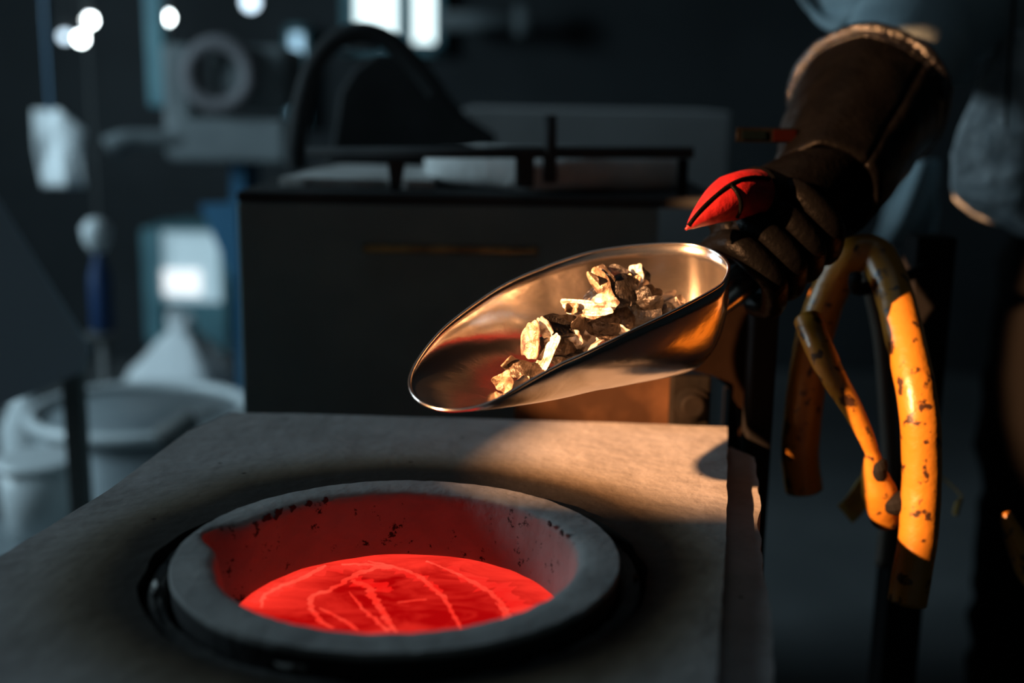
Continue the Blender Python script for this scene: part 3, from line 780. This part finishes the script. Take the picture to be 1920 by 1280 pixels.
# thumb with red leather panels and black seams
t0 = at(1470, 385, 1.0); t1 = at(1420, 362, .965); t2 = at(1368, 372, .935); t3 = at(1320, 402, .915); t4 = at(1286, 430, .905)
tp = spline([t0, t1, t2, t3, t4], 8)
def thumb_r(t): return .020 * (1 - .15 * t) if t < .5 else .020 * (.925) * max(.06, (1 - ((t - .5) / .5) ** 1.05))
th = obj('thumb', tube(tp, thumb_r, 20), M['glove_red'], person, smooth=True)
d_ = (at(1400, 362, .955) - CAM).normalized()
def onthumb(t, side, lift=1.02):
    i = t * (len(tp) - 1); k = min(int(i), len(tp) - 2); c = tp[k].lerp(tp[k + 1], i - k); T = (tp[k + 1] - tp[k]).normalized()
    n = (-d_ + T * d_.dot(T)).normalized(); b = T.cross(n)
    a = side * math.pi / 2
    return c + (n * math.cos(a) + b * math.sin(a)) * thumb_r(t) * lift
obj('seam', tube(spline([onthumb(t, .42 - .12 * t) for t in (.30, .42, .55, .7, .82, .95)], 5), .0017, 8), M['glove'], person, smooth=True)
obj('seam', tube(spline([onthumb(.56, s) for s in (.36, .1, -.2, -.5, -.8)], 5), .0017, 8), M['glove'], person, smooth=True)
cov = [onthumb(t, 0, 0) for t in (0, .1, .2, .28)]
obj('thumb_base', tube(spline(cov, 4), lambda t: .0225 * (1 - .04 * t), 20), M['glove'], person, smooth=True)
ws = obj('wrist_strap', pbox(1380, 240, 1570, 268, 1.09, .003), M['glove'], person, bevel=.001)
for nm, (x0, y0, x1, y1), m in (('teal_tab', (1392, 245, 1438, 262), M['teal_tab']), ('red_tab', (1450, 243, 1494, 266), M['red_tab'])):
    obj(nm, pbox(x0, y0, x1, y1, 1.087, .0025), m, ws, bevel=.001)

# ------------------------------------------------------------------ yellow hoses on the right
def hose(name, pts, r, label, m='yellow', **kw):
    pp = spline([at(*p) for p in pts], 10)
    return tag(obj(name, tube(pp, r, 20, **kw), M[m], smooth=True), label, 'hose')
hose('rubber_hose', [(1700, 1128, .925), (1722, 1000, .930), (1728, 880, .935), (1722, 760, .94), (1698, 640, .975), (1672, 540, 1.02), (1640, 478, 1.045),
                     (1597, 480, 1.05), (1558, 540, 1.06), (1525, 640, 1.06), (1508, 760, 1.055), (1500, 850, 1.05), (1508, 918, 1.05)], lambda t: .0160 + .0012 * t,
     'thick yellow rubber hose looped over, with dark scuffs', rough=.06)
hose('rubber_hose', [(1515, 600, .985), (1535, 650, .96), (1562, 705, .95), (1600, 770, .945), (1632, 840, .945), (1640, 890, .95), (1652, 935, .953), (1664, 968, .965)],
     lambda t: .0118 if t < .22 else .0118 - .0062 * min(1, (t - .22) * 2.6) if t < .58 else .0056 + .0092 * min(1, (t - .58) * 4.5),
     'slimmer yellow hose running diagonally inside the big hose loop', rough=.05)
sp = thing('hose_clamp', at(1645, 905, .94), 'dark tarred clamp on the diagonal yellow hose', 'clamp')
obj('band', tube(spline([at(1641, 862, .946), at(1648, 880, .943), at(1652, 900, .943)], 4), [.004, .007, .009, .009, .009, .008, .007, .006, .004], 14, rough=.6), M['rack'], sp)
obj('band', tube(spline([at(1672, 925, .943), at(1680, 945, .943), at(1684, 962, .943)], 4), [.004, .008, .010, .010, .010, .009, .008, .006, .004], 14, rough=.6), M['rack'], sp)
def strap(u, v):
    a = at(1640 - 70 * u, 868 + 78 * u, 1.085); b = at(1660 - 62 * u, 905 + 74 * u, 1.08)
    return a.lerp(b, v) + V((0, .004 * math.sin(u * 6), 0))
tag(obj('webbing_strap', sheet(strap, 12, 4), M['yellow_flat'], solid=.003), 'short flat yellow strap end hanging behind the hoses', 'strap')
tag(obj('power_cable', tube(spline([at(1622, 500, 1.09), at(1650, 620, 1.095), at(1662, 760, 1.10), at(1668, 900, 1.10), at(1655, 1060, 1.10)], 8), .0075, 12), M['cable'], smooth=True),
    'dark brown cable hanging inside the yellow hose loop', 'cable')
hose('rubber_hose', [(1885, 960, 1.02), (1905, 1010, 1.01), (1935, 1060, 1.0), (1985, 1150, .99), (2060, 1400, .98), (2120, 2000, .97), (2200, 2850, 1.0)], lambda t: .004 + .012 * min(1, t * 3), 'pale yellow hose end at the right edge of the picture')
tag(obj('wire_end', tube(spline([V((.438, 1.165, at(1797, 930, 1.14).z + .02)), at(1800, 926, 1.14), at(1796, 945, 1.12), at(1791, 966, 1.115)], 4), lambda t: .0012 + .003 * max(0, t - .4) * (1.25 - t) * 4, 8), M['yellow_flat']), 'tiny yellow wire end right of the big hose', 'wire')
# rack the hoses hang from
rack = thing('hose_rack', (.36, 1.12, 0), 'black steel post and hook behind the yellow hoses', 'rack')
obj('post', box((.40, 1.16, 0), (.44, 1.20, 1.12)), M['rack'], rack, bevel=.002)
obj('hook', tube(spline([V((.42, 1.17, 1.09)), V((.36, 1.10, 1.085)), V((.31, 1.04, 1.086)), V((.300, 1.02, 1.10))], 6), .006, 10), M['rack'], rack, smooth=True)
obj('foot', box((.32, 1.08, 0), (.52, 1.28, .02)), M['rack'], rack)

# ------------------------------------------------------------------ rusty tilt frame just behind the deck
fr = thing('tilt_frame', (.1, 1.16, 0), 'heat browned steel frame behind the fibre boards, bolted bracket at right', 'frame')
obj('back_plate', pbox(965, 640, 1262, 850, 1.062, .006), M['rust'], fr)
a, b = 1.062, -.006
arch = [at(1262, 690, a), at(1262, 560, a), at(1405, 575, a), at(1402, 832, a), at(1388, 832, a), at(1384, 770, a), at(1368, 728, a), at(1340, 705, a), at(1300, 695, a)]
obj('side_plate', prism(arch, (0, .008, 0)), M['rust_dim'], fr)
obj('bracket', pbox(1256, 706, 1332, 830, 1.045, .012), M['rust_dark'], fr, bevel=.003)
ua, ub = at(1412, 600, 1.03), at(1462, 600, 1.03)
obj('upright', box((ua.x, 1.03, 0), (ub.x, 1.055, at(1430, 578, 1.03).z)), M['rack'], fr, bevel=.003)  # post added to keep the spotlight off the hose's left strand
bc = at(1296, 756, 1.045)
obj('bolt', revolve([(.016, 0), (.016, -.004), (.011, -.005), (.011, -.012), (.009, -.013), (.001, -.013)], bc, 6 * 4, axis='y'), M['rust_dark'], fr)
obj('leg', box((.03, 1.07, 0), (.06, 1.10, .98)), M['rack'], fr); obj('leg', box((.205, 1.072, 0), (.235, 1.10, .98)), M['rack'], fr)

# ------------------------------------------------------------------ second furnace behind
Yf = 1.30
top = at(800, 384, Yf).z; xl = at(447, 500, Yf).x; xr = .16
f2 = thing('furnace_cabinet', (.02, 1.6, 0), 'black steel furnace cabinet in the middle of the background', 'furnace')
obj('front_panel', box((xl, Yf, .1), (xr, Yf + .015, top)), M['soot_steel'], f2, bevel=.003)
obj('side_panel', box((xl, Yf + .015, .1), (xl + .015, 1.98, top)), M['soot_steel'], f2); obj('side_panel', box((xr - .015, Yf + .015, .1), (xr, 1.98, top)), M['soot_steel'], f2)
obj('top_panel', box((xl, Yf, top), (.235, 1.98, top + .012)), M['dark_iron'], f2, bevel=.003)
obj('back_panel', box((xl + .015, 1.965, .1), (xr - .015, 1.98, top)), M['soot_steel'], f2)
obj('trim_strip', pbox(680, 462, 1010, 476, Yf - .012, .011), M['brass'], f2, bevel=.002)
for x in (xl + .02, xr - .06):
    for y in (1.33, 1.92): obj('foot', box((x, y, 0), (x + .04, y + .04, .1)), M['soot_steel'], f2)
zt = top + .0125
def rag_edge(c, r, z0, z1, amp, seed):
    def fn(q, a): return q * (1 + amp * noise.noise(V((math.cos(a) * 3, math.sin(a) * 3, seed)))) + V((0, 0, .006 * noise.noise(V((q.x * 12, q.y * 12, seed)))))
    return revolve([(r * .97, z0), (r, z0 + .01), (r, z1 - .006), (r * .96, z1), (r * .5, z1 + .002), (.002, z1)], c, 64, fn=fn)
dx = at(1040, 320, 1.50).x
tag(obj('fibre_disc', rag_edge((dx, 1.50, zt), .165, .002, .038, .05, 2.), M['fibre'], smooth=True), 'thick ragged disc of pale fibre lying on the black cabinet', 'disc')
sh = [at(522, 372, 1.36), at(812, 384, 1.34), at(830, 352, 1.62), at(640, 345, 1.64)]
sh = ragged([V((p.x, p.y, zt + .001)) for p in sh], .03, .008, 3)
for p in sh: p.z = zt + .001
tag(obj('fibre_sheet', prism(sh, (0, 0, .010)), M['fibre']), 'thin pale fibre sheet on the black cabinet, left of the thick disc', 'fibre sheet')
la = thing('lid_lifter', (dx, 1.33, zt), 'black lid lifting bar with upright pin standing over the fibre disc', 'lifting bar')
zb = at(900, 292, 1.325).z
obj('bar', tube([at(575, 286, 1.325), at(1300, 286, 1.325)], .0065, 12), M['dark_iron'], la, smooth=True)
obj('pin', tube([at(1031, 216, 1.325), at(1031, 342, 1.325)], .0078, 12), M['dark_iron'], la, smooth=True)
obj('clevis', pbox(966, 290, 1002, 352, 1.322, .012), M['dark_iron'], la, bevel=.003)
obj('stay', prism([at(726, 300, 1.325), at(760, 300, 1.325), at(750, 358, 1.325), at(733, 358, 1.325)], (0, .008, 0)), M['dark_iron'], la)
obj('stay', box((at(1272, 300, 1.325).x, 1.32, zt), (at(1290, 300, 1.325).x, 1.33, zb)), M['rack'], la)
tag(obj('storage_locker', box((at(868, 300, 2.05).x, 2.05, 0), (at(1366, 300, 2.05).x, 2.4, at(1100, 206, 2.05).z)), M['grey_panel'], bevel=.004), 'plain grey sheet metal locker behind the fibre disc', 'locker')

# black blower hood with an arched bail
hood = thing('blower_hood', (at(700, 300, 1.75).x, 1.8, zt), 'black arched blower hood with bail handle left of the lid bar', 'hood')
arc = [(590, 290)] + [(590 + 8 * k, 320 - 55 * k) for k in range(1, 4)] + [(640, 112), (680, 82), (730, 84), (775, 112), (815, 165), (850, 205), (905, 240), (905, 290)]
obj('housing', prism([at(x + 22, y + 18, 1.78) for x, y in arc], (0, .16, 0)), M['dark_iron'], hood, bevel=.006)
bl = spline([at(556, 316, 1.70), at(556, 270, 1.70), at(568, 190, 1.70), at(592, 118, 1.70), at(632, 74, 1.70), at(682, 60, 1.70), at(735, 80, 1.70), at(780, 124, 1.70), at(820, 175, 1.70)], 8)
obj('bail', tube(bl, .0145, 14), M['dark_iron'], hood, smooth=True)
obj('cap', revolve([(.03, 0), (.03, .008), (.02, .016), (.001, .018)], at(672, 92, 1.74), 20), M['pale_metal'], hood, smooth=True)  # pale disc put in for the highlight on the hood

# ------------------------------------------------------------------ left background
st = thing('shield_stand', at(150, 700, 1.7) * 1, 'dark slate sheet on a black post at the left edge', 'stand')
st.location = (at(150, 700, 1.7).x, 1.7, 0); ORG[st.name] = V(st.location)
obj('sheet_panel', prism([at(-160, 140, 1.66), at(0, 384, 1.66), at(168, 655, 1.66), at(150, 700, 1.66), at(0, 762, 1.66), at(-160, 800, 1.66)], (0, .01, 0)), M['shield'], st, bevel=.002)
pz = at(150, 650, 1.69)
obj('post', box((at(131, 800, 1.7).x, 1.675, 0), (at(168, 800, 1.7).x, 1.70, pz.z)), M['black_steel'], st, bevel=.003)
obj('foot', box((pz.x - .15, 1.55, 0), (pz.x + .15, 1.83, .02)), M['black_steel'], st)

dr = at(265, 770, 2.35)
drum = thing('steel_drum', (dr.x, 2.35, 0), 'large pale round steel drum with bright rim in the left background', 'drum')
rd = .215; zt2 = dr.z
obj('wall', revolve([(rd - .004, .01), (rd, .012), (rd, zt2 * .33), (rd + .006, zt2 * .34), (rd, zt2 * .35), (rd, zt2 * .66), (rd + .006, zt2 * .67), (rd, zt2 * .68), (rd, zt2 - .005)], (dr.x, 2.35, 0), 48), M['pale_metal'], drum, smooth=True)
obj('lid', revolve([(rd - .002, zt2 - .015), (rd - .01, zt2 - .012), (rd * .5, zt2 - .01), (.002, zt2 - .01)], (dr.x, 2.35, 0), 48), M['pale_metal'], drum, smooth=True)
obj('rim', tube([V((dr.x + rd * math.cos(2 * math.pi * k / 48), 2.35 + rd * math.sin(2 * math.pi * k / 48), zt2)) for k in range(48)], .014, 10, closed=True), M['white_plastic'], drum, smooth=True)
obj('lever', tube(spline([at(305, 815, 2.10), at(335, 800, 2.09), at(365, 782, 2.10)], 4), .022, 12), M['black_steel'], drum, smooth=True)

bk = at(62, 868, 1.95)
bench = thing('low_stool', (bk.x, 1.98, 0), 'grey metal stool under the white bucket', 'stool')
zk = at(62, 1010, 1.95).z
obj('seat', revolve([(.001, zk - .02), (.12, zk - .02), (.12, zk), (.001, zk)], (bk.x, 1.98, 0), 32), M['pale_metal'], bench)
for a in (45, 135, 225, 315):
    obj('leg', tube([V((bk.x + .10 * math.cos(R(a)), 1.98 + .10 * math.sin(R(a)), zk - .02)), V((bk.x + .13 * math.cos(R(a)), 1.98 + .13 * math.sin(R(a)), 0))], .011, 8), M['pale_metal'], bench)
bu = thing('plastic_bucket', (bk.x, 1.98, zk), 'white plastic bucket with bright lid at the left edge', 'bucket')
obj('wall', revolve([(.055, zk + .001), (.062, zk + .004), (.072, bk.z - .006)], (bk.x, 1.98, 0), 32), M['white_plastic'], bu, smooth=True)
obj('lid', revolve([(.076, bk.z - .012), (.076, bk.z), (.06, bk.z + .003), (.001, bk.z + .003)], (bk.x, 1.98, 0), 32), M['white_plastic'], bu, smooth=True)
jp = at(0, 830, 2.6)
tag(obj('plastic_canister', revolve([(.05, 0.001), (.06, .02), (.06, jp.z), (.03, jp.z + .06), (.02, jp.z + .09), (.001, jp.z + .09)], (jp.x, 2.75, 0), 24), M['white_plastic'], smooth=True),
    'tall pale canister cut off by the left edge behind the bucket', 'canister')

# white sack standing behind the drum
wk = at(345, 720, 3.65)
def sack_fn(q, a): return q * (1 + .10 * noise.noise(V((math.cos(a) * 2, math.sin(a) * 2, q.z * 9))))
tag(obj('white_sack', revolve([(.10, .001), (.19, .05), (.19, wk.z), (.165, wk.z + .07), (.075, wk.z + .14), (.035, wk.z + .175), (.045, wk.z + .21), (.03, wk.z + .225), (.001, wk.z + .225)], (wk.x, 3.65, 0), 32, fn=sack_fn), M['rag'], smooth=True),
    'white tied sack standing behind the steel drum', 'sack')

# illuminated white panel in a teal frame
pn = thing('lit_cabinet', at(350, 640, 4.3), 'teal cabinet with a bright white lit panel behind the sack', 'cabinet')
pn.location = (at(350, 640, 4.3).x, 4.3, 0); ORG[pn.name] = V(pn.location)
zlo = at(350, 640, 4.3).z
obj('body', join(pbox(270, 430, 300, 640, 4.28, .3), pbox(300, 426, 425, 434, 4.28, .3), pbox(300, 566, 425, 640, 4.34, .2), pbox(412, 434, 425, 566, 4.28, .3)), M['teal'], pn)
obj('panel', pbox(300, 434, 412, 566, 4.33, .01), M['screen'], pn)
obj('bright_panel', pbox(306, 506, 376, 552, 4.322, .006), M['screen_hot'], pn)
for x in (275, 405): obj('leg', box((at(x, 600, 4.3).x, 4.33, 0), (at(x + 14, 600, 4.3).x, 4.36, zlo)), M['teal'], pn)

# blue bottle hanging on the wall side, white cap
bo = at(188, 520, 2.7)
bt = thing('spray_bottle', (bo.x, 2.7, at(188, 625, 2.7).z), 'deep blue bottle with a pale cap standing on a thin post', 'bottle')
z0, z1, z2 = at(188, 622, 2.7).z, at(188, 520, 2.7).z, at(188, 480, 2.7).z
obj('body', revolve([(.020, z0), (.026, z0 + .01), (.026, z1), (.012, z2), (.012, z2 + .01)], (bo.x, 2.7, 0), 24), M['blue'], bt, smooth=True)
obj('cap', revolve([(.016, z2 + .01), (.03, z2 + .035), (.034, z2 + .065), (.02, z2 + .085), (.001, z2 + .09)], (bo.x - .003, 2.7, 0), 24), M['white_plastic'], bt, smooth=True)
sd2 = thing('bottle_post', (bo.x, 2.7, 0), 'thin dark post under the blue bottle', 'post')
obj('post', tube([V((bo.x, 2.7, .02)), V((bo.x, 2.7, z0 - .008))], .012, 10), M['black_steel'], sd2, smooth=True)
obj('plate', revolve([(.001, z0 - .008), (.04, z0 - .008), (.04, z0 - .001), (.001, z0 - .001)], (bo.x, 2.7, 0), 20), M['black_steel'], sd2)
obj('foot', revolve([(.001, 0.001), (.12, 0.001), (.12, .02), (.001, .02)], (bo.x, 2.7, 0), 24), M['black_steel'], sd2)

# grey bench machine on a blue pedestal
mc = thing('bench_machine', (at(440, 300, 3.0).x, 3.1, 0), 'grey machine with round face and side lever on a blue pedestal', 'machine')
obj('housing', pbox(392, 84, 536, 204, 3.0, .28), M['machine'], mc, bevel=.02)
fc = at(412, 140, 2.97)
obj('face_ring', tube([fc + V((.075 * math.cos(2 * math.pi * k / 32), 0, .075 * math.sin(2 * math.pi * k / 32))) for k in range(32)], .022, 12, closed=True), M['ring'], mc, smooth=True)
obj('column', pbox(305, 82, 358, 300, 3.04, .14), M['machine'], mc, bevel=.012)
obj('bed', pbox(318, 224, 536, 304, 2.98, .32), M['machine'], mc, bevel=.012)
obj('lever', tube(spline([at(345, 262, 3.0), at(290, 260, 2.98), at(240, 262, 2.96), at(205, 278, 2.95)], 6), lambda t: .022 + .012 * max(0, t - .55) * 2, 14), M['machine'], mc, smooth=True)
pd = at(443, 306, 3.05)
obj('pedestal', box((pd.x - .016, 3.05, .0), (pd.x + .018, 3.25, pd.z)), M['blue_steel'], mc)
obj('splash_guard', prism([at(374, 384, 3.02), at(446, 380, 3.02), at(452, 520, 3.02), at(438, 530, 3.02)], (0, .02, 0)), M['blue_steel'], mc)
obj('foot', box((pd.x - .2, 3.0, 0), (pd.x + .2, 3.35, .03)), M['blue_steel'], mc)

# ceiling hung things
tp_ = at(281, 200, 3.6)
tag(obj('hanging_duct', pbox(264, -420, 299, 200, 3.6, .06), M['teal'], bevel=.008), 'teal square duct hanging from above, left of the grey machine', 'duct')
pp_ = at(820, 36, 4.9)
hp = thing('wall_pipe', (at(900, 40, 4.9).x, 5.2, at(900, 40, 5.2).z), 'dim blue grey pipe with end flange right of the bright window', 'pipe')
obj('pipe', tube([at(822, 40, 5.1), at(965, 38, 5.1)], .04, 16), M['machine'], hp, smooth=True)
obj('flange', tube([at(965, 38, 5.1), at(992, 38, 5.1)], .068, 20), M['machine'], hp, smooth=True)
obj('bracket', pbox(890, 44, 900, 60, 5.1, .3), M['black_steel'], hp)

def pendant(x, y, Y, m, lab, r=.02):
    c = at(x, y, Y)
    t = thing('pendant_lamp', (c.x, Y, c.z), lab, 'lamp', 'small workshop lamps')
    obj('bulb', revolve([(.001, -r), (r * .7, -r * .7), (r, 0), (r * .7, r * .7), (.001, r)], c, 16), m, t, smooth=True)
    obj('socket', revolve([(r * .75, r * .8), (r * .75, r * 2.4), (.003, r * 2.8)], c, 16), M['black_steel'], t, smooth=True)
    obj('cord', tube([c + V((0, 0, r * 2.6)), V((c.x, c.y, 3.399))], .004, 6), M['black_steel'], t)
pendant(168, 38, 4.7, M['bulb'], 'upper bright lamp of the cluster at upper left')
pendant(152, 72, 4.6, M['bulb'], 'lower bright lamp of the cluster at upper left')
pendant(122, 68, 4.5, M['bulb_dim'], 'dimmer bluish lamp at the left of the cluster')
pendant(312, 33, 4.6, M['bulb'], 'single bright lamp beside the teal duct')
pendant(470, 4, 4.2, M['bulb_dim'], 'dim bulb added for a reflection at the top edge above the grey machine', .03)  # glowing bulb stands in for a reflection
pendant(184, 436, 3.9, M['bulb_dim'], 'dim low hung lamp above the blue bottle', .010)

# white rag hanging on a hook at the left
def rag(u, v):
    x = 62 + 98 * u - 6 * math.sin(v * 3) + (20 * v) * (1 - u); y = 205 + 145 * v + 40 * (u > .5) * (1 - v) * (u - .5) * 2
    Y = 3.2 + .010 * math.sin(u * 8) + .02 * noise.noise(V((u * 3, v * 3, 1)))
    return at(x, y, Y)
rg = thing('hanging_rag', at(100, 205, 3.2), 'white rag hanging at the left below the lamp cluster', 'rag')
obj('cloth', sheet(rag, 18, 18), M['rag'], rg, smooth=True, solid=.004)
obj('cord', tube([at(95, 210, 3.2), V((at(95, 210, 3.2).x, 3.2, 3.399))], .005, 6), M['blue_steel'], rg)
